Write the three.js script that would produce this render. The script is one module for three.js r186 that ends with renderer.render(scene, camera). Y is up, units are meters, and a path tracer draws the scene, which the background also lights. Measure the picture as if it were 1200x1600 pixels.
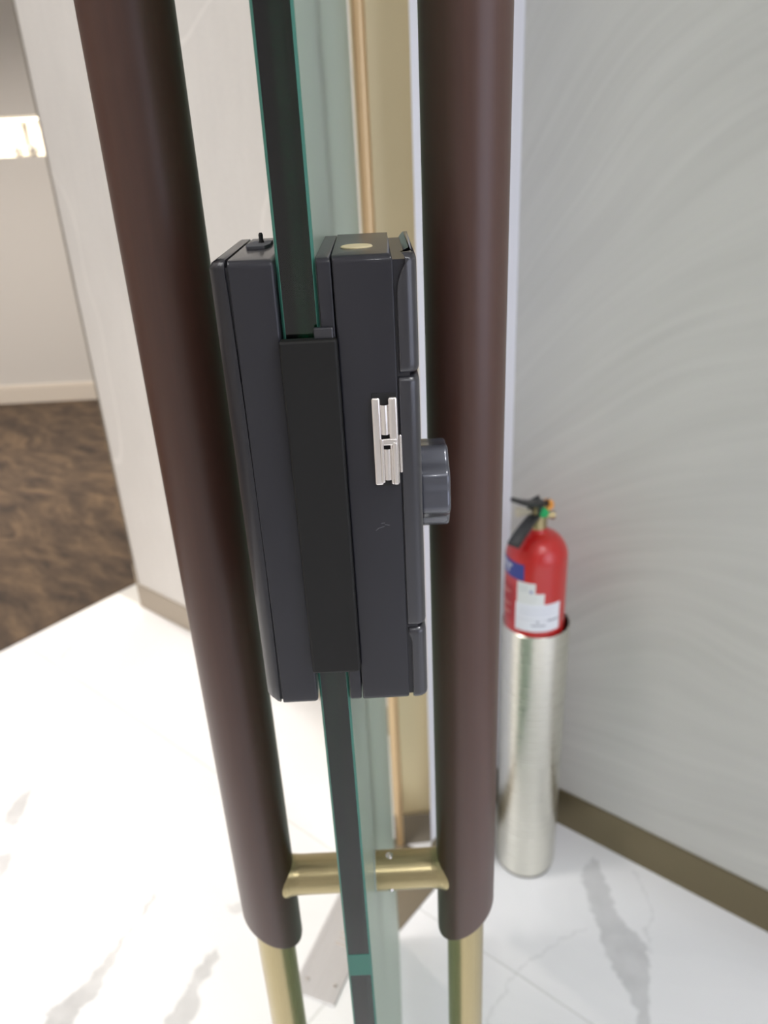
import * as THREE from 'three';
import { RoundedBoxGeometry } from 'three/addons/geometries/RoundedBoxGeometry.js';
import { mergeGeometries, toCreasedNormals as creased } from 'three/addons/utils/BufferGeometryUtils.js';
import { ImprovedNoise } from 'three/addons/math/ImprovedNoise.js';
import { RectAreaLightUniformsLib } from 'three/addons/lights/RectAreaLightUniformsLib.js';
RectAreaLightUniformsLib.init();

// ---------------------------------------------------------------- camera
const EYE = 1.4;                                    // lens height above the floor
const scene = new THREE.Scene();
const camera = new THREE.PerspectiveCamera(67.29, 0.75, 0.02, 40);
camera.position.set(0, EYE, 0);
{
  const pitch = THREE.MathUtils.degToRad(25.65), roll = THREE.MathUtils.degToRad(2.908);
  camera.rotation.order = 'YXZ';
  camera.rotation.set(-pitch, 0, 0);
  camera.rotateZ(-roll);
}
camera.focus = 0.262;
camera.userData.fStop = 1;                          // reset below from the aperture wanted
camera.userData.fStop = (camera.getFocalLength() / 1000) / 0.0020;   // 2 mm opening of a phone lens

// ---------------------------------------------------------------- sky, lights, exposure
scene.background = new THREE.Color(0.55, 0.6, 0.68);
const renderer = new THREE.WebGLRenderer({ antialias: true });
renderer.toneMapping = THREE.LinearToneMapping;
renderer.toneMappingExposure = 0.39;
renderer.shadowMap.enabled = true;
const LAMPS = [                                     // x, z, candela, colour, half angle, what it hangs over
  [-0.9, -1.0, 22, 0xfffaf4, 0.66, 'over the white floor left of the glass door'], [-0.95, -0.05, 24, 0xfffaf4, 0.8, 'over the white tiles farthest from the stone wall'],
  [-1.95, -0.75, 16, 0xfff6ec, 0.9, 'at the edge of the brown carpet'],
  [0.75, 0.15, 13, 0xffffff, 1.2, 'closest to the grey combed wall'], [1.75, 0.85, 7, 0xffffff, 1.2, 'closest to the frosted window'], [0.15, 1.25, 7, 0xffffff, 1.2, 'over the middle of the lobby'],
  [-1.9, -3.3, 56, 0xfff4ea, 1.2, 'over the brown carpet close to the lit niche'], [-3.2, -2.6, 50, 0xfff4ea, 1.2, 'over the middle of the brown carpet'],
];
const WINDOW = { w: 2.0, h: 2.1, power: 3.2, color: 0xdde4ff };
const FILL_PANELS = [[0.9, 1.0, 2.4, 'above the grey wall side of the lobby'], [-1.45, -0.75, 7.5, 'above the brightly lit white floor by the stone wall']];   // soft fill panels added to brighten the lobby and left wall: x, z, radiance

// ---------------------------------------------------------------- plan: e1 runs along the far walls, e2 out from them
const C0 = [0.2475, -1.3485];                       // inner corner of the far wall and the short return wall
const E1 = [0.765, 0.644], E2 = [-0.644, 0.765];
const P = (a, b) => [C0[0] + a * E1[0] + b * E2[0], C0[1] + a * E1[1] + b * E2[1]];
const TURN = -Math.atan2(E1[1], E1[0]);             // rotation.y that lays local x along e1 and local z along e2
const CEIL = 2.75;

// ---------------------------------------------------------------- helpers
const noise = new ImprovedNoise();
let seed = 7;
const rnd = () => { seed = (seed * 16807) % 2147483647; return seed / 2147483647; };
const lin = (hex) => new THREE.Color(hex);
const std = (o) => new THREE.MeshStandardMaterial(o);
const phys = (o) => new THREE.MeshPhysicalMaterial(o);
const used = new Map();
function numbered(name) { const n = used.get(name) ?? 0; used.set(name, n + 1); return n ? name + '_' + String(n).padStart(3, '0') : name; }
function obj(name, geos, material, parent = scene) {
  const list = Array.isArray(geos) ? geos : [geos];
  let g = list[0];
  if (list.length > 1) {
    const flat = list.map((x) => { const y = x.index ? x.toNonIndexed() : x; for (const k of Object.keys(y.attributes)) if (!['position', 'normal', 'uv'].includes(k)) y.deleteAttribute(k); return y; });
    g = mergeGeometries(flat);
  }
  const m = new THREE.Mesh(g, material);
  m.name = numbered(name); m.castShadow = m.receiveShadow = true;
  parent.add(m);
  return m;
}
function struct(name, geos, material, parent = scene) { const m = obj(name, geos, material, parent); if (parent === scene) m.userData.kind = 'structure'; return m; }
function thing(name, label, category, pos = [0, 0, 0], turn = 0, group) {
  const o = new THREE.Group(); o.name = numbered(name); scene.add(o);
  o.position.set(...pos); o.rotation.y = turn; o.userData = { label, category };
  if (group) o.userData.group = group;
  return o;
}
const box = (x0, x1, y0, y1, z0, z1) => new THREE.BoxGeometry(x1 - x0, y1 - y0, z1 - z0).translate((x0 + x1) / 2, (y0 + y1) / 2, (z0 + z1) / 2);
const rbox = (x0, x1, y0, y1, z0, z1, r = 0.002, s = 4) => new RoundedBoxGeometry(x1 - x0, y1 - y0, z1 - z0, s, r).translate((x0 + x1) / 2, (y0 + y1) / 2, (z0 + z1) / 2);
// a box in the turned plan: a along e1, b along e2; box uv in metres
function metricUV(g) {
  const p = g.attributes.position, n = g.attributes.normal, uv = g.attributes.uv;
  for (let i = 0; i < p.count; i++) {
    const ax = Math.abs(n.getX(i)), ay = Math.abs(n.getY(i)), az = Math.abs(n.getZ(i));
    if (ay > ax && ay > az) uv.setXY(i, p.getX(i), p.getZ(i)); else if (ax > az) uv.setXY(i, p.getZ(i), p.getY(i)); else uv.setXY(i, p.getX(i), p.getY(i));
  }
  return g;
}
const abox = (a0, a1, y0, y1, b0, b1) => metricUV(box(a0, a1, y0, y1, b0, b1)).rotateY(TURN).translate(C0[0], 0, C0[1]);
// upright prism over a plan outline
function prism(points, y0, y1, bevel = 0) {
  const s = new THREE.Shape(points.map(([x, z]) => new THREE.Vector2(x, -z)));
  const g = new THREE.ExtrudeGeometry(s, { depth: y1 - y0 - 2 * bevel, bevelEnabled: bevel > 0, bevelSize: bevel, bevelThickness: bevel, bevelOffset: -bevel, bevelSegments: 3, curveSegments: 24 });
  return g.rotateX(-Math.PI / 2).translate(0, y0 + bevel, 0);
}
// the addon joins corners within a centimetre, so small parts are creased at a thousand times their size
function toCreasedNormals(g, angle) { g.scale(1000, 1000, 1000); const c = creased(g, angle); return c.scale(0.001, 0.001, 0.001); }
// closed rings of points stacked into a skin with caps
function loft(rings, crease = 0.6) {
  const n = rings[0].length, pos = [], idx = [];
  for (const r of rings) for (const p of r) pos.push(...p);
  for (let k = 0; k + 1 < rings.length; k++) for (let i = 0; i < n; i++) {
    const a = k * n + i, b = k * n + (i + 1) % n, c = a + n, d = b + n;
    idx.push(a, b, d, a, d, c);
  }
  for (const [k, flip] of [[0, true], [rings.length - 1, false]]) {
    const c = pos.length / 3, m = [0, 1, 2].map((j) => rings[k].reduce((s, p) => s + p[j], 0) / n);
    pos.push(...m);
    for (let i = 0; i < n; i++) { const a = k * n + i, b = k * n + (i + 1) % n; flip ? idx.push(c, b, a) : idx.push(c, a, b); }
  }
  const g = new THREE.BufferGeometry();
  g.setAttribute('position', new THREE.Float32BufferAttribute(pos, 3));
  g.setAttribute('uv', new THREE.Float32BufferAttribute(new Float32Array(pos.length / 3 * 2), 2));
  g.setIndex(idx);
  return toCreasedNormals(g, crease);
}
const tube = (r, len, axis = 'y', seg = 48) => { const g = new THREE.CylinderGeometry(r, r, len, seg); if (axis === 'x') g.rotateZ(Math.PI / 2); if (axis === 'z') g.rotateX(Math.PI / 2); return g; };
function lathe(pts, seg = 64) { return toCreasedNormals(new THREE.LatheGeometry(pts.map(([r, y]) => new THREE.Vector2(r, y)), seg), 0.5); }

function dataTex(w, h, fn, srgb = false) {
  const d = new Uint8Array(w * h * 4);
  for (let y = 0; y < h; y++) for (let x = 0; x < w; x++) {
    const c = fn(x / w, y / h, x, y), o = (y * w + x) * 4;
    d[o] = c[0]; d[o + 1] = c[1]; d[o + 2] = c[2]; d[o + 3] = 255;
  }
  const t = new THREE.DataTexture(d, w, h);
  t.wrapS = t.wrapT = THREE.RepeatWrapping; t.magFilter = THREE.LinearFilter; t.minFilter = THREE.LinearMipmapLinearFilter; t.generateMipmaps = true;
  if (srgb) t.colorSpace = THREE.SRGBColorSpace;
  t.needsUpdate = true;
  return t;
}
const fbm = (x, y, z, o = 4) => { let s = 0, a = 0.5; for (let i = 0; i < o; i++, x *= 2.03, y *= 2.03, a *= 0.5) s += a * noise.noise(x, y, z + i * 7.3); return s; };
const mix = (a, b, t) => a + (b - a) * t, sat = (v) => Math.min(1, Math.max(0, v));
const byte = (v) => Math.max(0, Math.min(255, Math.round(v)));

// ---------------------------------------------------------------- floor marble: grey veins laid out in floor metres
const VEINS = [
  ['fill', 0.42, [[.411,-1.159],[.372,-1.108],[.375,-1.054],[.376,-1.007],[.376,-.962],[.378,-.914],[.392,-.894],[.397,-.849],[.399,-.811],[.395,-.704],[.399,-.704],[.417,-.810],[.429,-.853],[.445,-.901],[.456,-.947],[.444,-.981],[.423,-1.016],[.421,-1.064],[.419,-1.115]]],
  ['line', 0.22, [[.354,-.994],[.297,-.972],[.245,-.942],[.210,-.918],[.177,-.885],[.150,-.848],[.118,-.791]]],
  ['line', 0.2, [[.487,-1.117],[.493,-1.036],[.490,-1.012],[.466,-.985],[.460,-.936]]],
  ['fill', 0.62, [[-.524,-1.12],[-.548,-1.06],[-.572,-1.01],[-.586,-.976],[-.602,-.953],[-.611,-.926],[-.654,-.897],[-.659,-.863],[-.679,-.784],[-.645,-.783],[-.606,-.86],[-.602,-.885],[-.578,-.906],[-.569,-.951],[-.554,-1.029],[-.516,-1.119]]],
  ['fill', 0.5, [[-.368,-.994],[-.397,-.961],[-.405,-.933],[-.423,-.889],[-.44,-.852],[-.476,-.794],[-.418,-.791],[-.388,-.849],[-.382,-.883],[-.389,-.919],[-.374,-.936],[-.364,-.969]]],
  ['fill', 0.5, [[-.903,-1.446],[-.93,-1.409],[-.934,-1.35],[-.928,-1.328],[-.902,-1.327],[-.893,-1.333],[-.897,-1.384]]],
  ['fill', 0.45, [[-.933,-1.222],[-.876,-1.251],[-.862,-1.205],[-.881,-1.152]]],
  ['line', 0.35, [[-1.008,-1.414],[-.986,-1.444],[-.969,-1.491],[-.925,-1.517]]],
  ['line', 0.3, [[-.902,-1.327],[-.879,-1.284],[-.895,-1.258]]],
  ['line', 0.4, [[-1.025,-1.981],[-1.021,-2.022],[-1.013,-2.053]]],
  ['fill', 0.3, [[-.366,-1.08],[-.333,-1.092],[-.32,-1.069],[-.344,-1.065]]],
  ['fill', 0.4, [[.95,-.2],[.98,.05],[1.1,.3],[1.05,.1],[1.02,-.1]]],
  ['line', 0.3, [[.2,.3],[-.1,.1],[-.3,-.2],[-.5,-.3]]],
];
function marble() {
  const N = 2048, S = 3.6, X0 = -1.8, Z0 = -2.9;
  const amount = new Float32Array(N * N);
  const inside = (x, z, poly) => { let k = false; for (let i = 0, j = poly.length - 1; i < poly.length; j = i++) { const [xi, zi] = poly[i], [xj, zj] = poly[j]; if ((zi > z) !== (zj > z) && x < ((xj - xi) * (z - zi)) / (zj - zi) + xi) k = !k; } return k; };
  const near = (x, z, L, closed) => { let d = 9; for (let i = 0; i + 1 < L.length + (closed ? 1 : 0); i++) { const [ax, az] = L[i], [bx, bz] = L[(i + 1) % L.length], ux = bx - ax, uz = bz - az, t = sat(((x - ax) * ux + (z - az) * uz) / (ux * ux + uz * uz)); d = Math.min(d, Math.hypot(x - ax - t * ux, z - az - t * uz)); } return d; };
  for (const [kind, depth, L] of VEINS) {
    const xs = L.map((p) => p[0]), zs = L.map((p) => p[1]), pad = 0.03;
    const i0 = Math.max(0, Math.floor((Math.min(...xs) - pad - X0) / S * N)), i1 = Math.min(N - 1, Math.ceil((Math.max(...xs) + pad - X0) / S * N));
    const j0 = Math.max(0, Math.floor((Math.min(...zs) - pad - Z0) / S * N)), j1 = Math.min(N - 1, Math.ceil((Math.max(...zs) + pad - Z0) / S * N));
    for (let j = j0; j <= j1; j++) for (let i = i0; i <= i1; i++) {
      let x = X0 + (i + 0.5) / N * S, z = Z0 + (j + 0.5) / N * S;
      x += 0.008 * noise.noise(x * 45, z * 45, 3) + 0.004 * noise.noise(x * 120, z * 120, 9);
      z += 0.008 * noise.noise(x * 45, z * 45, 13) + 0.004 * noise.noise(x * 120, z * 120, 19);
      const d = near(x, z, L, kind === 'fill');
      let v;
      if (kind === 'fill') v = inside(x, z, L) ? 0.5 + 0.5 * sat(d / 0.003) : 0.5 - 0.5 * sat(d / 0.003);
      else v = 1 - sat(d / 0.0035);
      v *= depth * (0.8 + 0.5 * fbm(x * 22, z * 22, 4, 3));
      amount[j * N + i] = Math.max(amount[j * N + i], v);
    }
  }
  const t = dataTex(N, N, (u, v, i, j) => {
    const x = X0 + u * S, z = Z0 + v * S;
    const cloud = 0.035 * sat(0.5 + 1.6 * noise.noise(x * 2.2 + 1.7 * noise.noise(x, z, 2), z * 2.2, 5));
    const k = 1 - cloud - 0.62 * amount[j * N + i];
    return [byte(247 * Math.sqrt(k)), byte(247 * Math.sqrt(k)), byte(248 * Math.sqrt(k))];
  }, true);
  t.wrapS = t.wrapT = THREE.MirroredRepeatWrapping;
  t.userData = { S, X0, Z0 };
  return t;
}
const marbleMap = marble();
const M = {};
M.tile = phys({ map: marbleMap, roughness: 0.16, specularIntensity: 0.9 });
M.grout = std({ color: 0xd9d9d6, roughness: 0.85 });

// ---------------------------------------------------------------- wall and carpet textures
{
  // combed plaster: fine ridges that swing in long dunes
  const N = 1024, smooth = (t) => { t = sat(t); return t * t * (3 - 2 * t); };
  const ridge = (u, v) => {                          // u along the wall, v up it
    const x = u * 1.6, y = v * 1.6;
    const rise = -0.04 + 0.30 * smooth((y - 0.75) / 0.8), left = (0.05 + 0.2 * smooth((y - 0.3) / 0.6)) * (1 - Math.exp(-x / 0.2));
    const w = y - x * rise - left + 0.10 * noise.noise(x * 1.6 + 3.1, y * 1.3, 1.2) + 0.035 * noise.noise(x * 4.1, y * 3.4, 6.6);
    let s = 0;
    for (const [f, a, ph] of [[17, 0.35, 1.7], [38, 0.42, 0], [79, 0.38, 2.1], [150, 0.2, 4.4]]) s += a * noise.noise(w * f + ph, x * 4.6 + ph, y * 2.2 + ph) * 1.25;
    return s * (0.65 + 0.7 * noise.noise(x * 2.6, y * 2.6, 4.1));
  };
  const H = new Float32Array(N * N);
  for (let j = 0; j < N; j++) for (let i = 0; i < N; i++) H[j * N + i] = ridge(i / N, j / N);
  const colour = dataTex(N, N, (u, v, i, j) => {
    const h = H[j * N + i], c = noise.noise(u * 3.2, v * 3.2, 8.8);
    const k = 1 + 0.05 * h + 0.012 * c;
    return [byte(210 * k), byte(208 * k), byte(201 * k - 2 * c)];
  }, true);
  const bump = dataTex(N, N, (u, v, i, j) => { const b = byte(128 + 120 * H[j * N + i]); return [b, b, b]; });
  for (const t of [colour, bump]) { t.wrapS = t.wrapT = THREE.MirroredRepeatWrapping; t.repeat.set(1 / 1.6, 1 / 1.6); }
  M.combed = std({ map: colour, bumpMap: bump, bumpScale: 0.0015, roughness: 0.5 });
}
{
  const N = 1024, t = dataTex(N, N, (u, v) => {
    const x = u * 2, y = v * 2;
    const c = fbm(x * 3 + 0.6 * noise.noise(x * 2, y * 2, 1), y * 1.6, 3.3, 5), s = noise.noise(x * 60, y * 9, 5) * 0.5 + noise.noise(x * 110, y * 110, 9) * 0.5;
    let k = 1 + 0.05 * c + 0.018 * s;
    const vein = Math.abs(noise.noise(x * 2.1 + 4, y * 0.9 + 0.5 * noise.noise(x * 3, y * 3, 2), 7.7));
    k += 0.05 * sat(1 - vein / 0.02);
    return [byte(235 * k), byte(231 * k), byte(226 * k)];
  }, true);
  t.wrapS = t.wrapT = THREE.MirroredRepeatWrapping; t.repeat.set(0.5, 0.5);
  M.stone = std({ map: t, roughness: 0.6 });
}
{
  const N = 1024, t = dataTex(N, N, (u, v) => {
    const x = u * 1.5, y = v * 1.5;
    const w = fbm(x * 2, y * 2, 4.4, 3) * 0.25;
    const s = fbm(x * 5 + w, (y + w) * 22, 1.5, 4), p = fbm(x * 9 + 5, y * 14, 6.1, 4), f = noise.noise(x * 190, y * 190, 2.2);
    const k = sat(0.5 + 0.95 * s + 0.55 * p), g = 1 + 0.16 * f;
    return [byte(mix(66, 122, k) * g), byte(mix(57, 102, k) * g), byte(mix(51, 81, k) * g)];
  }, true);
  const b = dataTex(512, 512, () => { const v = 60 + 195 * rnd(); return [v, v, v]; });
  t.wrapS = t.wrapT = THREE.MirroredRepeatWrapping; t.repeat.set(1 / 1.5, 1 / 1.5); b.repeat.set(2.5, 2.5);
  M.carpet = std({ map: t, bumpMap: b, bumpScale: 0.002, roughness: 1 });
}
M.paintBack = std({ color: 0xe4e2de, roughness: 0.8 });
M.paintWhite = std({ color: 0xe9e9ee, roughness: 0.5 });
M.plaster = std({ color: 0xe6e2dc, roughness: 0.9 });
M.skirtWhite = std({ color: 0xeee6da, roughness: 0.45 });
M.ceiling = std({ color: 0xf0efec, roughness: 0.95 });
M.bronze = phys({ color: lin(0x83785f), metalness: 0.9, roughness: 0.34 });
M.bronzeLit = phys({ color: lin(0xb8ad9e), metalness: 0.6, roughness: 0.45 });  // lighter copy of the bronze; the left baseboard's stronger light is in its colour
M.bronzeDull = phys({ color: lin(0x8a8274), metalness: 0.7, roughness: 0.42 });
M.jamb = phys({ color: lin(0xd8bd94), metalness: 0.8, roughness: 0.3 });
M.panelBronze = phys({ color: lin(0xdccfaa), metalness: 0.85, roughness: 0.33 });
// brushed metals: fine lines along one direction in bump and roughness
const brushed = (rough, amp) => dataTex(512, 512, (() => { const rows = Array.from({ length: 512 }, () => rnd()); return (u, v, i, j) => { const r = byte(255 * (rough + amp * (rows[j] - 0.5))); return [r, r, r]; }; })());
const brushTex = brushed(0.8, 0.35); 
M.brass = phys({ color: lin(0xada07a), metalness: 1, roughness: 0.36, roughnessMap: brushTex });
M.steel = phys({ color: lin(0xdfddd3), metalness: 1, roughness: 0.38, roughnessMap: brushTex });
M.steelDark = std({ color: 0x6a6862, metalness: 0.9, roughness: 0.55, side: THREE.DoubleSide });
M.chrome = phys({ color: lin(0xe9e4e0), metalness: 1, roughness: 0.16 });
{
  const t = dataTex(512, 512, (u, v) => { const k = 1 + 0.03 * noise.noise(u * 26, v * 3, 1) + 0.03 * noise.noise(u * 90, v * 7, 4); return [byte(74 * k), byte(49 * k), byte(40 * k)]; }, true);
  M.walnut = phys({ map: t, roughness: 0.37, specularIntensity: 1 });
}
{
  const b = dataTex(256, 256, () => { const v = 90 + 165 * rnd(); return [v, v, v]; }); b.repeat.set(1, 1);
  M.case = phys({ color: lin(0x25252a), roughness: 0.42, specularIntensity: 0.35, clearcoat: 0.45, clearcoatRoughness: 0.13 });
  M.caseSmooth = phys({ color: lin(0x26262b), roughness: 0.3, clearcoat: 0.5, clearcoatRoughness: 0.15 });
}
M.bracket = phys({ color: lin(0x181817), roughness: 0.5, specularIntensity: 0.5 });
M.black = std({ color: 0x0b0b0c, roughness: 0.7 });
M.rubber = std({ color: 0x55555a, roughness: 0.75 });
M.knob = phys({ color: lin(0x50525a), roughness: 0.25, metalness: 0.4, clearcoat: 0.6, clearcoatRoughness: 0.1 });
M.sticker = std({ color: 0xd8c9a0, roughness: 0.5 });
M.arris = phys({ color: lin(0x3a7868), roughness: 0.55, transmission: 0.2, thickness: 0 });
M.paintedHaze = phys({ color: lin(0xc3d2c2), roughness: 0.3, specularIntensity: 0.3, transmission: 0.58, thickness: 0 });  // pale colour imitates the milky reflection of clear glass seen at grazing angle
M.washer = phys({ color: 0xdfeee8, transmission: 0.7, roughness: 0.25, thickness: 0 });
M.glass = phys({ color: 0xffffff, transmission: 1, roughness: 0, ior: 1.52, specularIntensity: 0.6, thickness: 0.012, attenuationColor: new THREE.Color(0.22, 0.58, 0.50), attenuationDistance: 0.1 });

// ---------------------------------------------------------------- floor
{
  const floor = struct('floor', abox(-1.58, 3.2, -0.14, -0.0015, -0.12, 3.4), M.grout);
  const { S, X0, Z0 } = marbleMap.userData;
  const A = [[-1.58, 0], [0, 1.6], [1.6, 3.2]], B = [[0, 0.363], [0.363, 1.163], [1.163, 1.963], [1.963, 2.763], [2.763, 3.4]];
  for (const [a0, a1] of A) for (const [b0, b1] of B) {
    const g = 0.0012, c = 0.0012;                    // half joint, edge chamfer
    const ring = (inset, y) => [[a0 + inset, b0 + inset], [a1 - inset, b0 + inset], [a1 - inset, b1 - inset], [a0 + inset, b1 - inset]].map(([a, b]) => { const p = P(a, b); return [p[0], y, p[1]]; });
    const geo = loft([ring(g, -0.012), ring(g, -c), ring(g + c, 0)].map((r) => r.reverse()), 0.2);
    const p = geo.attributes.position, uv = geo.attributes.uv;
    for (let i = 0; i < p.count; i++) uv.setXY(i, (p.getX(i) - X0) / S, (p.getZ(i) - Z0) / S);
    obj('floor_tile', geo, M.tile, floor);
  }
  struct('floor_carpet', abox(-5.4, -1.583, -0.14, 0.004, -3.9, 3.4), M.carpet);
}
// ---------------------------------------------------------------- walls, ceiling
struct('wall_right', abox(0, 3.2, 0, CEIL, -0.12, 0), M.combed);
struct('baseboard_right', abox(0.004, 3.2, 0, 0.1, 0, 0.004).clone(), M.bronze);
struct('wall_side', prism([P(0, 0), P(0, 0.287), [0.0680, -1.185], [0.0770, -1.2185], P(-0.04, 0.15), P(-0.05, 0)], 0, CEIL), M.paintWhite);
struct('baseboard_side', abox(0, 0.004, 0, 0.1, 0.004, 0.287), M.bronze);
struct('wall_left', prism([P(-1.426, 0), P(-0.02, 0), P(-0.02, -0.12), P(-1.45, -0.12), [-0.897, -2.405]], 0, CEIL), M.stone);
{
  // uv of the far left wall in metres along its face
  const g = scene.getObjectByName('wall_left').geometry, p = g.attributes.position, uv = g.attributes.uv;
  for (let i = 0; i < p.count; i++) uv.setXY(i, (p.getX(i) - C0[0]) * E1[0] + (p.getZ(i) - C0[1]) * E1[1] + 2, p.getY(i));
}
struct('trim_1', prism([P(-1.426, 0.0005), [-0.8468, -2.2652], [-0.9000, -2.4037], [-0.897, -2.405]], 0.088, CEIL), M.bronzeDull);
struct('baseboard_left', prism([P(-1.432, 0.006), P(-0.25, 0.006), P(-0.25, 0), P(-1.426, 0), [-0.897, -2.405], [-0.9025, -2.4025]].reverse(), 0, 0.088), M.bronzeLit);
struct('wall_inner', abox(-1.571, -1.45, 0, CEIL, -3.9, -0.1), M.paintBack);
// pier clad in brushed bronze behind the door's pivot side, with a half-round jamb profile
struct('wall_column', prism([[-0.0125, -1.2195], [0.080, -1.2262], [0.10, -1.30], [0.03, -1.531], [-0.0155, -1.569]], 0.085, CEIL), M.panelBronze);
struct('baseboard_column', prism([[-0.0125, -1.2125], [0.074, -1.219], [0.080, -1.226], [-0.0125, -1.2195]], 0, 0.085), M.bronzeDull);
struct('trim_2', tube(0.0085, CEIL, 'y', 48).translate(-0.0003, CEIL / 2, -1.217), M.jamb);
{
  const q = [P(0.022, 0.289), P(0.022, 0.428), P(-0.125, 0.40), P(-0.14, 0.262), P(-0.012, 0.246), P(0, 0.289)];
  struct('trim_3', prism(q, 0, 0.004, 0.0008), M.bronzeDull);
}
// far wall of the carpeted office with a lit niche
const ZB = -4.8;
struct('wall_back', [box(-5.2, 1.6, 0, 1.42, ZB - 0.34, ZB), box(-5.2, 1.6, 1.62, CEIL, ZB - 0.34, ZB), box(-5.2, -2.75, 1.42, 1.62, ZB - 0.34, ZB), box(-1.62, 1.6, 1.42, 1.62, ZB - 0.34, ZB), box(-2.75, -1.62, 1.42, 1.62, ZB - 0.34, ZB - 0.28)], M.paintBack);
struct('baseboard_back', [box(-5.2, 1.6, 0, 0.105, ZB, ZB + 0.014), box(-5.2, 1.6, 0.105, 0.118, ZB, ZB + 0.009)], M.skirtWhite);
struct('ceiling', box(-6.4, 4.6, CEIL, CEIL + 0.12, -5.4, 4.8), M.ceiling);
// the rest of the room, out of the picture
struct('wall_office', abox(-5.5, -5.4, 0, CEIL, -3.9, 3.5), M.paintBack);
struct('wall_rear', abox(-5.5, 3.2, 0, CEIL, 3.4, 3.5), M.plaster);
// end wall with a tall frosted window, daylight behind it
{
  const w = WINDOW.w / 2, b = 1.2, y0 = 0.35, y1 = y0 + WINDOW.h;
  struct('wall_end', [abox(3.2, 3.32, 0, CEIL, -0.12, b - w), abox(3.2, 3.32, 0, CEIL, b + w, 3.5), abox(3.2, 3.32, 0, y0, b - w, b + w), abox(3.2, 3.32, y1, CEIL, b - w, b + w)], M.plaster);
  const win = struct('window_1', abox(3.26, 3.27, y0, y1, b - w, b + w), std({ color: 0xffffff, roughness: 0.6, emissive: WINDOW.color, emissiveIntensity: WINDOW.power * 0.5 }));
  obj('window_frame', [abox(3.2, 3.26, y0, y0 + 0.05, b - w, b + w), abox(3.2, 3.26, y1 - 0.05, y1, b - w, b + w), abox(3.2, 3.26, y0, y1, b - w, b - w + 0.05), abox(3.2, 3.26, y0, y1, b + w - 0.05, b + w)], M.bronzeDull, win);
  const [x, z] = P(3.19, b), light = new THREE.RectAreaLight(WINDOW.color, WINDOW.power, WINDOW.w - 0.1, WINDOW.h - 0.1);
  light.position.set(x, (y0 + y1) / 2, z); const [tx, tz] = P(0, b); light.lookAt(tx, (y0 + y1) / 2, tz); light.name = 'window_light'; scene.add(light);
}
// ---------------------------------------------------------------- ceiling lamps and added fill panels
function downlight([x, z, cd, color, half, where]) {
  const t = thing('ceiling_downlight', 'round white recessed downlight ' + where, 'ceiling light', [x, CEIL, z], 0, 'round ceiling downlights');
  obj('rim', lathe([[0.046, 0], [0.046, -0.004], [0.052, -0.007], [0.06, -0.005], [0.062, 0]], 40), M.paintWhite, t);
  obj('lens', tube(0.045, 0.004).translate(0, -0.001, 0), std({ color: 0xffffff, emissive: color, emissiveIntensity: 6 }), t);
  const l = new THREE.SpotLight(color, cd, 0, half, 0.85, 2);
  l.position.set(x, CEIL - 0.012, z); l.target.position.set(x, 0, z); l.castShadow = true; l.shadow.radius = 3.5; l.name = 'downlight_beam';
  scene.add(l, l.target);
}
LAMPS.forEach(downlight);
for (const [x, z, power, where] of FILL_PANELS) {
  const t = thing('added_fill_panel', 'added square white fill light panel in the ceiling ' + where, 'ceiling light', [x, CEIL, z], TURN, 'added square fill panels');
  const w = 0.6, h = 0.6;
  obj('frame', [box(-w - 0.03, w + 0.03, -0.02, 0, h, h + 0.03), box(-w - 0.03, w + 0.03, -0.02, 0, -h - 0.03, -h), box(-w - 0.03, -w, -0.02, 0, -h, h), box(w, w + 0.03, -0.02, 0, -h, h)], M.paintWhite, t);
  obj('diffuser', box(-w, w, -0.012, 0, -h, h), std({ color: 0xffffff, emissive: 0xffffff, emissiveIntensity: power * 0.5 }), t);
  const l = new THREE.RectAreaLight(0xffffff, power, 2 * w, 2 * h);
  l.position.set(x, CEIL - 0.022, z); l.rotation.set(-Math.PI / 2, 0, -TURN * -1); l.name = 'added_fill_light'; scene.add(l);
}
// ---------------------------------------------------------------- lit niche and the ornaments in it
{
  const white = std({ color: 0xf6f2ea, roughness: 0.35 });
  const lamp = thing('niche_lamp', 'warm strip lamp along the top of the lit wall niche', 'lamp', [-2.15, 1.62, ZB - 0.14]);
  obj('housing', box(-0.5, 0.5, -0.008, 0, -0.03, 0.03), M.paintWhite, lamp);
  obj('strip', box(-0.49, 0.49, -0.013, -0.008, -0.022, 0.022), std({ color: 0xffffff, emissive: 0xfff0d4, emissiveIntensity: 20 }), lamp);
  const l = new THREE.RectAreaLight(0xfff0d4, 100, 0.96, 0.04); l.position.set(-2.15, 1.604, ZB - 0.14); l.rotation.set(-Math.PI / 2, 0, 0); l.name = 'niche_light'; scene.add(l);
  const ball = (s) => lathe([[0, 0], [0.016, 0], [0.03, 0.012], [0.036, 0.032], [0.03, 0.052], [0.017, 0.062], [0.013, 0.066], [0.015, 0.07], [0.011, 0.07], [0.010, 0.06], [0, 0.06]].map(([r, y]) => [r * s, y * s]), 32);
  for (const [x, z, s, lb] of [[-1.965, -4.86, 0.85, 'round white vase farther inside the lit niche beyond the upright board'], [-1.866, -4.83, 0.85, 'round white vase in the lit niche closest to the pale stone wall']]) {
    const v = thing('vase', lb, 'vase', [x, 1.42, z]); obj('body', ball(s), white, v);
  }
  const b = thing('display_board', 'upright white board standing in the lit niche between two vases', 'display board', [-1.915, 1.42, -4.9]);
  obj('panel', rbox(-0.02, 0.02, 0, 0.17, -0.008, 0.008, 0.003), white, b);
  obj('foot', rbox(-0.03, 0.03, 0, 0.008, -0.03, 0.03, 0.003), white, b);
}
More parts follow.
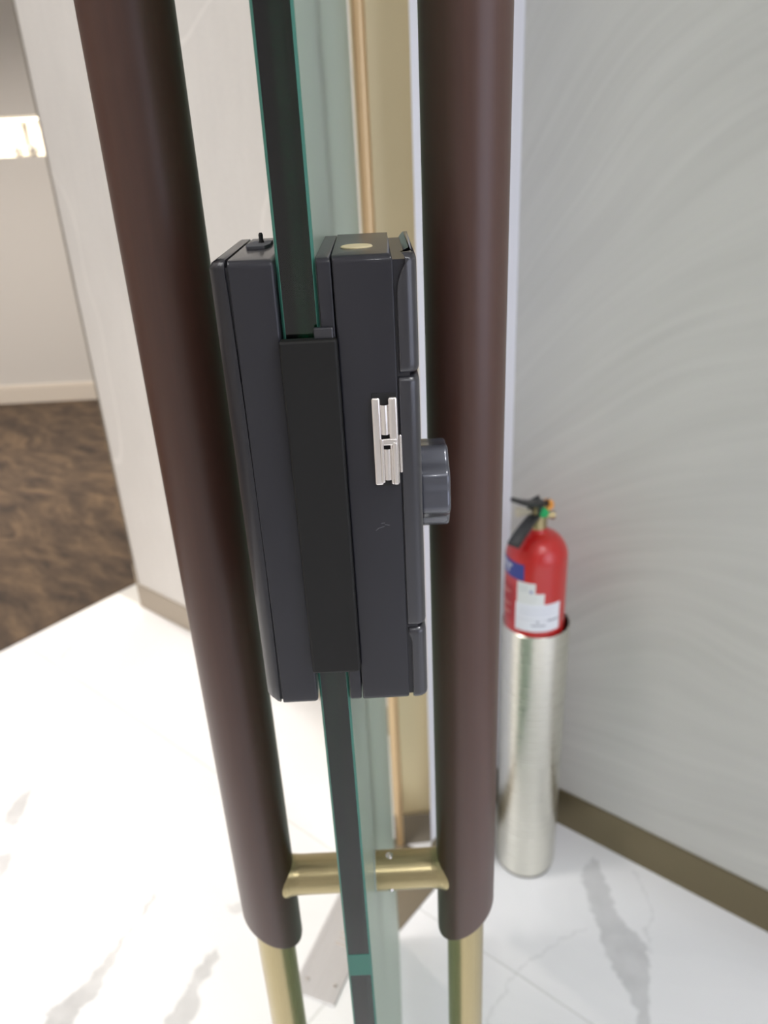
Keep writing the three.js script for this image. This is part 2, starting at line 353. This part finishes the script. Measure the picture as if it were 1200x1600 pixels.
// ---------------------------------------------------------------- steel stand and fire extinguisher
{
  const [vx, vz] = [0.266, -1.171];
  const st = thing('extinguisher_stand', 'tall round brushed steel floor stand holding the red extinguisher beside the grey wall', 'stand', [vx, 0, vz]);
  const cylUV = lathe([[0, 0.004], [0.057, 0.004], [0.0595, 0.006], [0.061, 0.011], [0.061, 0.600], [0.0605, 0.6045], [0.0592, 0.6055], [0.0585, 0.6045], [0.0585, 0.02], [0, 0.02]], 96);
  { const p = cylUV.attributes.position, uv = cylUV.attributes.uv; for (let i = 0; i < p.count; i++) uv.setXY(i, p.getX(i) * 2, p.getY(i) * 3); }
  obj('tube', cylUV, M.steel, st);
  obj('foot_ring', lathe([[0, 0], [0.0585, 0], [0.0585, 0.006], [0, 0.006]], 64), M.steelDark, st);

  const ex = thing('fire_extinguisher', 'red dry powder fire extinguisher with white paper labels standing in the steel stand', 'fire extinguisher', [vx - 0.0045, 0.0, vz + 0.0025]);
  const R = 0.0535, red = phys({ color: lin(0xc2201e), roughness: 0.32, clearcoat: 0.5, clearcoatRoughness: 0.05 });
  const dome = []; for (let i = 0; i <= 14; i++) { const t = i / 14 * Math.PI / 2 * 0.86; dome.push([0.0115 + (R - 0.0115) * Math.cos(t) , 0.742 + 0.047 * Math.sin(t)]); }
  obj('cylinder', lathe([[0, 0.44], [R - 0.004, 0.44], [R, 0.445], [R, 0.742], ...dome.slice(1), [0.0165, 0.7905], [0.0150, 0.797], [0, 0.797]], 96), red, ex);
  obj('valve_neck', [lathe([[0, 0.795], [0.0150, 0.795], [0.0150, 0.800], [0.0150, 0.806], [0.0140, 0.818], [0.0135, 0.820], [0.0135, 0.826], [0, 0.826]], 32), rbox(-0.009, 0.009, 0.822, 0.842, -0.010, 0.010, 0.002)], M.brass, ex);
  // lever pair reaching to the front left
  const dir = Math.atan2(0.045, -0.05);              // plan direction of the grips
  const turn = -dir;
  const grip = (len, y0, y1, w, th) => {             // strip from the valve along +x, sloping from y0 to y1
    const rings = [];
    for (let k = 0; k <= 10; k++) {
      const t = k / 10, x = mix(-0.008, len, t), y = mix(y0, y1, t * t * 0.5 + t * 0.5), ww = w * (0.8 + 0.3 * Math.sin(Math.min(1, t * 1.3) * 1.4)) / 2;
      rings.push([[x, y - th, -ww], [x, y - th, ww], [x, y, ww * 1.05], [x, y + th * 0.5, ww * 0.7], [x, y + th * 0.5, -ww * 0.7], [x, y, -ww * 1.05]]);
    }
    return loft(rings.map((r) => r.reverse()), 0.5).rotateY(turn);
  };
  const blk = phys({ color: lin(0x232425), roughness: 0.42 });
  obj('squeeze_lever', grip(0.062, 0.842, 0.868, 0.022, 0.006), blk, ex);
  obj('carry_handle', grip(0.067, 0.829, 0.789, 0.021, 0.005), blk, ex);
  obj('valve_bracket', [rbox(-0.014, 0.016, 0.826, 0.848, -0.012, -0.009, 0.001), rbox(-0.014, 0.016, 0.826, 0.848, 0.009, 0.012, 0.001)].map((g) => g.rotateY(turn)), blk, ex);
  const face = (g, x, y, z) => g.rotateX(Math.PI / 2 - 0.5).rotateY(-0.22).translate(x, y, z);
  const ga = obj('pressure_gauge', face(lathe([[0, -0.006], [0.0075, -0.006], [0.0085, -0.004], [0.0085, 0.003], [0.0075, 0.004], [0, 0.004]], 32), 0.0055, 0.8290, 0.014), std({ color: 0x12a85e, roughness: 0.4 }), ex);
  ga.userData.label = 'green gauge disc';
  const pin = obj('pin_tag', face(new THREE.TorusGeometry(0.0065, 0.0042, 14, 32).rotateX(Math.PI / 2), 0.0145, 0.8375, 0.001), std({ color: 0xe59a45, roughness: 0.5 }), ex);
  pin.userData.label = 'orange safety tag';
  obj('outlet', [tube(0.0055, 0.016, 'x', 24).translate(0.0185, 0.818, 0.002), tube(0.0068, 0.006, 'x', 6).translate(0.0245, 0.818, 0.002)], M.brass, ex);
  obj('spray_nozzle', [tube(0.006, 0.02, 'x', 24).translate(-0.022, 0.826, 0.000), tube(0.008, 0.010, 'x', 24).translate(-0.034, 0.826, 0.000)], std({ color: 0xcfc6ae, roughness: 0.5 }), ex);
  // labels: bent sheets on the cylinder; angle 0 looks at +z, positive to +x
  function label(name, th0, th1, y0, y1, draw, note, lift = 0.0004) {
    const n = 28, pos = [], uv = [], idx = [];
    for (let i = 0; i <= n; i++) for (const [r, y, v] of [[R + 0.00005, y0, 0], [R + lift, y0, 0], [R + lift, y1, 1], [R + 0.00005, y1, 1]]) {
      const a = mix(th0, th1, i / n); pos.push(Math.sin(a) * r, y, Math.cos(a) * r); uv.push(i / n, v);
    }
    for (let i = 0; i < n; i++) for (let k = 0; k < 3; k++) { const a = i * 4 + k, b = a + 1, c = a + 4, d = b + 4; idx.push(a, c, d, a, d, b); }
    const g = new THREE.BufferGeometry(); g.setAttribute('position', new THREE.Float32BufferAttribute(pos, 3)); g.setAttribute('uv', new THREE.Float32BufferAttribute(uv, 2)); g.setIndex(idx); 
    const c = document.createElement('canvas'); c.width = 512; c.height = Math.round(512 * (y1 - y0) / ((th1 - th0) * R));
    draw(c.getContext('2d'), c.width, c.height);
    const t = new THREE.CanvasTexture(c); t.colorSpace = THREE.SRGBColorSpace;
    const m = obj(name, toCreasedNormals(g, 0.6), std({ map: t, roughness: 0.5, side: THREE.DoubleSide }), ex);
    m.userData.label = note;
  }
  const D = (d) => d * Math.PI / 180 - 0.08;
  label('blue_label', D(-92), D(-29), 0.716, 0.747, (g, w, h) => {
    g.fillStyle = '#34418f'; g.fillRect(0, 0, w, h);
    g.fillStyle = '#d5d8e2'; g.fillRect(w * 0.10, h * 0.22, w * 0.10, h * 0.56); g.fillRect(w * 0.02, h * 0.22, w * 0.26, h * 0.2); g.fillRect(w * 0.34, h * 0.22, w * 0.09, h * 0.56); g.fillRect(w * 0.34, h * 0.22, w * 0.22, h * 0.16);
  }, 'blue band label with white letters');
  label('printed_lines', D(-92), D(-50), 0.630, 0.700, (g, w, h) => {
    g.fillStyle = '#ae2529'; g.fillRect(0, 0, w, h); g.fillStyle = '#d98f88';
    for (const y of [0.2, 0.56, 0.8]) { g.fillRect(w * 0.1, h * y, w * 0.7, h * 0.05); g.fillRect(w * 0.1, h * (y + 0.08), w * 0.45, h * 0.04); }
  }, 'small pale printed lines', 0.0003);
  label('inspection_label', D(-42), D(-7), 0.668, 0.714, (g, w, h) => {
    g.fillStyle = '#e4e6e4'; g.fillRect(0, 0, w, h); g.fillStyle = '#8487b4'; g.beginPath(); g.arc(w * 0.78, h * 0.36, w * 0.09, 0, 7); g.fill();
    g.fillStyle = '#c3c9ca'; for (let k = 0; k < 4; k++) g.fillRect(w * 0.1, h * (0.12 + 0.08 * k), w * 0.5, h * 0.025);
  }, 'small white inspection label', 0.0006);
  label('date_label', D(-20), D(10), 0.668, 0.694, (g, w, h) => {
    g.fillStyle = '#e8eae8'; g.fillRect(0, 0, w, h); g.fillStyle = '#cfd6d3'; g.fillRect(w * 0.2, h * 0.3, w * 0.4, h * 0.06); g.fillRect(w * 0.2, h * 0.5, w * 0.3, h * 0.06);
  }, 'small white label below it', 0.0005);
  label('instruction_label', D(-44), D(44), 0.617, 0.672, (g, w, h) => {
    g.fillStyle = '#eceef4'; g.fillRect(0, 0, w, h); g.fillStyle = '#d3d6e2';
    for (let k = 0; k < 6; k++) g.fillRect(w * 0.08, h * (0.1 + 0.06 * k), w * (0.75 + 0.1 * Math.sin(k * 2)), h * 0.015);
    g.fillStyle = '#b9bcc6'; g.fillRect(w * 0.02, h * 0.56, w * 0.96, h * 0.012);
    g.fillStyle = '#8e919c'; g.fillRect(w * 0.70, h * 0.57, w * 0.26, h * 0.05); g.fillRect(w * 0.36, h * 0.74, w * 0.3, h * 0.04); g.fillRect(w * 0.46, h * 0.6, w * 0.06, h * 0.05);
  }, 'large white paper label with grey print', 0.0008);
}
// ---------------------------------------------------------------- steel cover of the floor spring
{
  const n = [-0.135, -0.865], l = [-0.195, -0.928], f = [0.0669, -0.1600];    // near corner, left corner, long step per 0.173 m
  const dx = f[0] / 0.1733, dz = f[1] / 0.1733, wx = -dz * -1, L = 0.30, W = 0.088;
  const ang = Math.atan2(dz, dx);                    // long direction
  const t = thing('floor_spring_cover', 'rectangular brushed steel floor spring cover set in the white floor behind the glass door', 'floor plate', [n[0], 0, n[1]], -ang);
  // local x runs along the plate, local z across it towards the left
  const s = -1;
  obj('plate', rbox(0, L, 0.0, 0.004, s * W, 0, 0.0012, 2), M.steelDark.clone(), t);
  t.children[0].material = phys({ color: lin(0xd8d8da), metalness: 0.85, roughness: 0.4, roughnessMap: brushTex });
  for (const [x, z] of [[0.035, s * 0.014], [0.03, s * 0.068], [L - 0.03, s * 0.014], [L - 0.03, s * 0.07]]) obj('screw', [lathe([[0, 0.0062], [0.0028, 0.0060], [0.0042, 0.0045], [0.0042, 0.0035]].reverse(), 20).translate(x, 0, z)], M.chrome, t);
  const eng = []; for (let k = 0; k < 5; k++) eng.push(box(0.11 + 0.012 * k, 0.116 + 0.012 * k, 0.0039, 0.0043, s * (0.05 - 0.004 * (k % 2)), s * 0.024));
  obj('engraving', eng, M.chrome, t);
}
// ---------------------------------------------------------------- glass door with its lock and pull handles
const door = new THREE.Group(); door.name = 'door_1'; door.position.set(0, EYE, 0); door.userData.kind = 'structure'; scene.add(door);
{
  const c = 0.0009, g0 = [-0.0300, -0.0178], far = 0.0053, z0 = -0.2520, z1 = -0.992;
  const ring = (y, i) => [[g0[0] + i, z0 - c], [g0[0] + c, z0 - i], [g0[1] - c, z0 - i], [g0[1] - i, z0 - c], [g0[1] + far - i, z1 + c], [g0[1] + far - c, z1 + i], [g0[0] + far + c, z1 + i], [g0[0] + far + i, z1 + c]].map(([x, z]) => [x, y, z]);
  obj('glass_pane', loft([ring(-EYE + 0.012, 0), ring(0.95, 0)].map((r) => r), 0.1), M.glass, door);
  const y0 = -EYE + 0.012, e = 0.00002;
  for (const [xa, xb] of [[g0[0], g0[0] + c], [g0[1], g0[1] - c]]) {
    const sgn = Math.sign(xb - xa), ringE = (y) => { const r = [[xa - sgn * e, z0 - c], [xa - sgn * e, z0 - c + 0.0002], [xb - sgn * 0.0002, z0 + e], [xb, z0 + e]].map(([x, z]) => [x, y, z]); return sgn > 0 ? r : r.reverse(); };
    obj('ground_edge', loft([ringE(y0), ringE(0.95)], 0.1), M.arris, door);
  }
  const paintedHaze = obj('painted_haze', loft([y0 + 0.002, 0.948].map((y) => [[g0[1] + 0.00004, z0 - c - 0.0006], [g0[1] + 0.00018, z0 - c - 0.0006], [g0[1] + far + 0.00018, z1 + c], [g0[1] + far + 0.00004, z1 + c]].map(([x, z]) => [x, y, z])), 0.1), M.paintedHaze, door);  // sheet added over the pane to paint its milky grazing reflection
  paintedHaze.userData.label = 'added pale greenish sheet painting the milky grazing reflection of the clear glass face';
  obj('painted_edge_glint', rbox(g0[0] + 0.0006, g0[1] - 0.0006, -0.382, -0.366, z0 - 0.0003, z0 + 0.0003, 0.0002, 2), M.arris, door);  // flat green piece painting the bright light seen through the glass edge
}
// the fittings are drawn about the lens and then set on a base of their own
function settle(t, x, y, z) { t.position.set(x, EYE + y, z); t.traverse((o) => { if (o.isMesh) o.geometry.translate(-x, -y, -z); }); }
function pullHandle(ax, side) {                      // side: +1 when the glass lies towards +x
  const h = thing('pull_handle', side > 0 ? 'dark brown round pull handle with brass ends left of the green glass edge' : 'dark brown round pull handle with brass ends right of the glass, before the extinguisher', 'door handle', [0, 0, 0], 0, 'pull handles of the glass door');
  const zc = -0.335, R = 0.0177, n = 64, rings = [];
  const prof = (y, cut, r) => Array.from({ length: n }, (_, i) => { const a = i / n * 2 * Math.PI, x = Math.cos(a), z = Math.sin(a); return [ax + r * x, y - cut * side * x * r, zc + r * z]; }).reverse();
  rings.push(prof(-0.4495, 0.80, 0.0125), prof(-0.4495, 0.80, R - 0.0012), prof(-0.4488, 0.80, R - 0.0003), prof(-0.4470, 0.80, R), prof(-0.2, 0, R), prof(0.2, 0, R), prof(0.55, 0, R), prof(0.552, 0, R - 0.001));
  const g = loft(rings, 0.7), p = g.attributes.position, uv = g.attributes.uv;
  for (let i = 0; i < p.count; i++) uv.setXY(i, Math.atan2(p.getZ(i) - zc, p.getX(i) - ax) / (2 * Math.PI) + 0.5, p.getY(i) * 1.5);
  obj('grip', g, M.walnut, h);
  const rod = lathe([[0, -0.566], [0.0112, -0.566], [0.0117, -0.5655], [0.0117, 0.62], [0.011, 0.621], [0, 0.621]], 48).translate(ax, 0, zc);
  { const q = rod.attributes.position, u = rod.attributes.uv; for (let i = 0; i < q.count; i++) u.setXY(i, q.getY(i), Math.atan2(q.getZ(i) - zc, q.getX(i) - ax) * 0.5); }
  obj('core_rod', rod, M.brass, h);
  const inner = side > 0 ? -0.0304 : -0.0166, edge = ax + side * (R - 0.003);
  for (const y of [-0.4075, 0.50]) {
    const x0 = Math.min(edge, inner), x1 = Math.max(edge, inner), gx = tube(0.0118, x1 - x0, 'x', 48).translate((x0 + x1) / 2, y, zc);
    const q = gx.attributes.position, u = gx.attributes.uv; for (let i = 0; i < q.count; i++) u.setXY(i, q.getX(i) * 3, Math.atan2(q.getZ(i) - zc, q.getY(i) - y) * 0.5);
    // saddle flare where the post meets the round grip
    const flare = lathe([[0.0118, -0.004], [0.0122, 0.001], [0.0134, 0.0045], [0.0134, 0.007], [0, 0.007]], 48).rotateZ(side > 0 ? Math.PI / 2 : -Math.PI / 2).translate(ax + side * (R - 0.001 + 0.001), y, zc);
    const post = obj('post', [gx, flare], M.brass, h);
    obj('washer', tube(0.0122, 0.0012, 'x', 40).translate(inner + side * 0.0001, y, zc), M.washer, post);
    if (side < 0) for (const [dy, dz] of [[0.01155, -0.0006], [-0.0055, 0.01015]]) {
      obj('set_screw', lathe([[0, 0.0010], [0.0010, 0.0010], [0.0012, 0.0004], [0.0022, 0.0006], [0.0024, 0]].reverse(), 20).rotateX(Math.PI / 2 - Math.atan2(dy, dz)).translate(-0.0075, y + dy, zc + dz), M.chrome, post);
    }
  }
  settle(h, ax, -0.566, zc);
}
pullHandle(-0.0848, 1);
pullHandle(0.0394, -1);

{
  const lock = thing('door_lock', 'dark grey digital lock clamped over the glass door edge with a chrome latch and thumb-turn', 'door lock');
  const zf = -0.25, zb = -0.3155, yt = -0.0312, yb = -0.2052;
  // case piece: upright edges with their own radii, long round-over along top and bottom; inner(t) moves the left side
  function casing(x0, x1, y0, y1, front, rl, rr, rt, inner = () => 0) {
    const rings = [], arc = (cx, cz, r, a0, a1) => Array.from({ length: 5 }, (_, i) => { const a = mix(a0, a1, i / 4); return [cx + r * Math.cos(a), cz + r * Math.sin(a)]; });
    const prof = (y, s) => {
      const l = x0 + inner(y), z = front - s;
      return [[x1, zb + s], [l, zb + s], ...arc(l + rl, z - rl, rl, Math.PI, Math.PI / 2), ...arc(x1 - rr - s * 0.6, z - rr, rr, Math.PI / 2, 0)].map(([x, zz]) => [x, y, zz]);
    };
    const ends = Array.from({ length: 6 }, (_, i) => i / 5 * Math.PI / 2);
    for (const a of ends) rings.push(prof(y0 + rt * (1 - Math.cos(a)), rt * (1 - Math.sin(a))));
    for (let k = 1; k < 40; k++) rings.push(prof(mix(y0 + rt, y1 - rt, k / 40), 0));
    for (const a of ends.slice().reverse()) rings.push(prof(y1 - rt * (1 - Math.cos(a)), rt * (1 - Math.sin(a))));
    return loft(rings, 0.6);
  }
  // left half
  const outer = obj('outer_case', [casing(-0.0450, -0.0306, yb, yt, zf, 0.0005, 0.0010, 0.0026), box(-0.0468, -0.0445, yb + 0.002, yt - 0.002, zb + 0.002, zf - 0.0016)], M.case, lock);
  {
    const rings = [], prof = (y, inner, s) => [[-inner, zb + s], [-0.0518 + s, zb + s], [-0.0518 + s, zf - 0.0062], [-0.0510 + s * 0.9, zf - 0.0046 - s], [-0.0494 + s * 0.7, zf - 0.0024 - s], [-0.0474, zf - 0.0009 - s], [-0.0464, zf - 0.0004 - s], [-inner, zf - 0.0003 - s]].map(([x, z]) => [x, y, z]);
    const N = 24;
    rings.push(prof(yb, 0.0460, 0.0026), prof(yb + 0.0008, 0.0460, 0.0010));
    for (let k = 0; k <= N; k++) { const t = k / N, y = mix(yb + 0.0026, yt - 0.0026, t); rings.push(prof(y, 0.0461 - 0.0010 * Math.pow(Math.sin(t * Math.PI), 0.7), 0)); }
    rings.push(prof(yt - 0.0008, 0.0460, 0.0010), prof(yt, 0.0460, 0.0026));
    obj('keypad_cover', loft(rings, 0.6), M.case, outer);
  }
  // the flap and its pin on top of the left half
  obj('charging_flap', prism([[-0.0424, -0.2785], [-0.0364, -0.2785], [-0.0350, -0.284], [-0.0352, -0.295], [-0.0420, -0.295], [-0.0436, -0.284]], yt - 0.0002, yt + 0.0011, 0.0003), M.rubber, outer);
  obj('flap_pin', lathe([[0, 0.0034], [0.0005, 0.0034], [0.0008, 0.0028], [0.0008, 0.001], [0.0011, 0]].reverse(), 16).translate(-0.0386, yt + 0.0010, -0.2885), M.black, outer);
  // right half: base plate, case and a three-piece cover
  obj('mounting_plate', casing(-0.0174, -0.0128, yb + 0.0003, yt - 0.0004, zf - 0.0004, 0.0006, 0.0004, 0.0018), M.case, lock);
  const inner = obj('inner_case', [casing(-0.0124, 0.0066, yb, yt, zf, 0.0008, 0.0004, 0.0026), box(0.0062, 0.0110, yb + 0.002, yt - 0.002, zb + 0.003, zf - 0.0014)], M.case, lock);
  const coverPiece = (name, x0, y0, y1, inset) => obj(name, casing(x0, 0.0142, y0, y1, zf + 0.0001, 0.0006, 0.0036, 0.0026, inset), M.caseSmooth, inner);
  coverPiece('battery_cover', 0.0070, -0.0700, yt, (y) => 0.0052 * Math.pow(sat((y + 0.0445) / 0.0133), 2.2) + 0.0005);
  coverPiece('front_cover', 0.0070, -0.1703, -0.0704);
  coverPiece('lower_cover', 0.0072, yb, -0.1707, (y) => 0.0011 * sat((-0.1725 - y) / 0.004));
  obj('round_cap', lathe([[0, 0.0005], [0.0050, 0.0005], [0.0054, 0.0002], [0.0054, -0.0006]].reverse(), 40).translate(-0.0047, yt, -0.2712), M.sticker, inner);
  // scuffs in the paint
  obj('scuff_mark', [[-0.0013, -0.1262, 0.0026, 0.3], [0.0010, -0.1253, 0.0018, -0.2], [-0.0028, -0.1270, 0.0012, 0.7], [-0.0005, -0.1245, 0.0014, 0.1]].map(([x, y, l, r]) => new THREE.BoxGeometry(l, 0.00022, 0.00006).rotateZ(r).translate(x, y, zf + 0.00003)), M.rubber, inner);
  // channel over the glass edge
  const channel = obj('edge_channel', rbox(-0.0312, -0.0123, -0.1876, -0.0562, -0.2515, -0.2463, 0.0011), M.bracket, lock);
  obj('channel_clip', rbox(-0.0198, -0.0134, -0.0575, -0.0528, -0.2506, -0.2487, 0.0006), M.caseSmooth, channel);
  obj('channel_stop', rbox(-0.0240, -0.0142, -0.1896, -0.1865, -0.2506, -0.2490, 0.0005), M.bracket, channel);
  // thumb-turn
  {
    const n = 96, shape = new THREE.Shape();
    for (let i = 0; i <= n; i++) { const a = i / n * 2 * Math.PI, r = 0.0162 - 0.0016 * Math.pow(Math.abs(Math.cos(a * 4 + 0.5)), 1.6); const x = r * Math.cos(a), y = r * Math.sin(a); i ? shape.lineTo(x, y) : shape.moveTo(x, y); }
    const g = new THREE.ExtrudeGeometry(shape, { depth: 0.0085, bevelEnabled: true, bevelSize: 0.0013, bevelThickness: 0.0016, bevelSegments: 5 }).rotateY(Math.PI / 2).translate(0.0158, -0.1236, -0.2835);
    obj('thumb_turn', toCreasedNormals(g, 0.5), M.knob, lock);
  }
  // latch: chrome claws in a black pocket
  const latch = obj('latch_pocket', rbox(-0.0022, 0.0062, -0.1098, -0.0757, -0.2520, -0.24975, 0.0002, 2), M.black, lock);
  const claw = (x0, x1, y0, y1, z1, r) => rbox(x0, x1, y0, y1, zf - 0.003, z1, r);
  obj('latch_claw', [claw(-0.0026, 0.0006, -0.1088, -0.0768, -0.2478, 0.0009)], M.chrome, latch);
  obj('latch_claw', [claw(0.0031, 0.0063, -0.1088, -0.0768, -0.2478, 0.0009)], M.chrome, latch);
  obj('latch_roller', [tube(0.0015, 0.0105, 'y', 24).translate(0.0018, -0.0847, -0.2492), tube(0.0016, 0.0115, 'y', 24).translate(0.0022, -0.1008, -0.2488)], M.chrome, latch);
  obj('latch_hook', [claw(-0.0002, 0.0011, -0.1075, -0.0912, -0.2469, 0.0005), claw(-0.0002, 0.0058, -0.0938, -0.0912, -0.2473, 0.0006), claw(0.0040, 0.0059, -0.1085, -0.0925, -0.2470, 0.0007), claw(0.0064, 0.0074, -0.1045, -0.0905, -0.2486, 0.0004)], M.chrome, latch);
  settle(lock, -0.0188, yb, -0.283);
}
renderer.render(scene, camera);
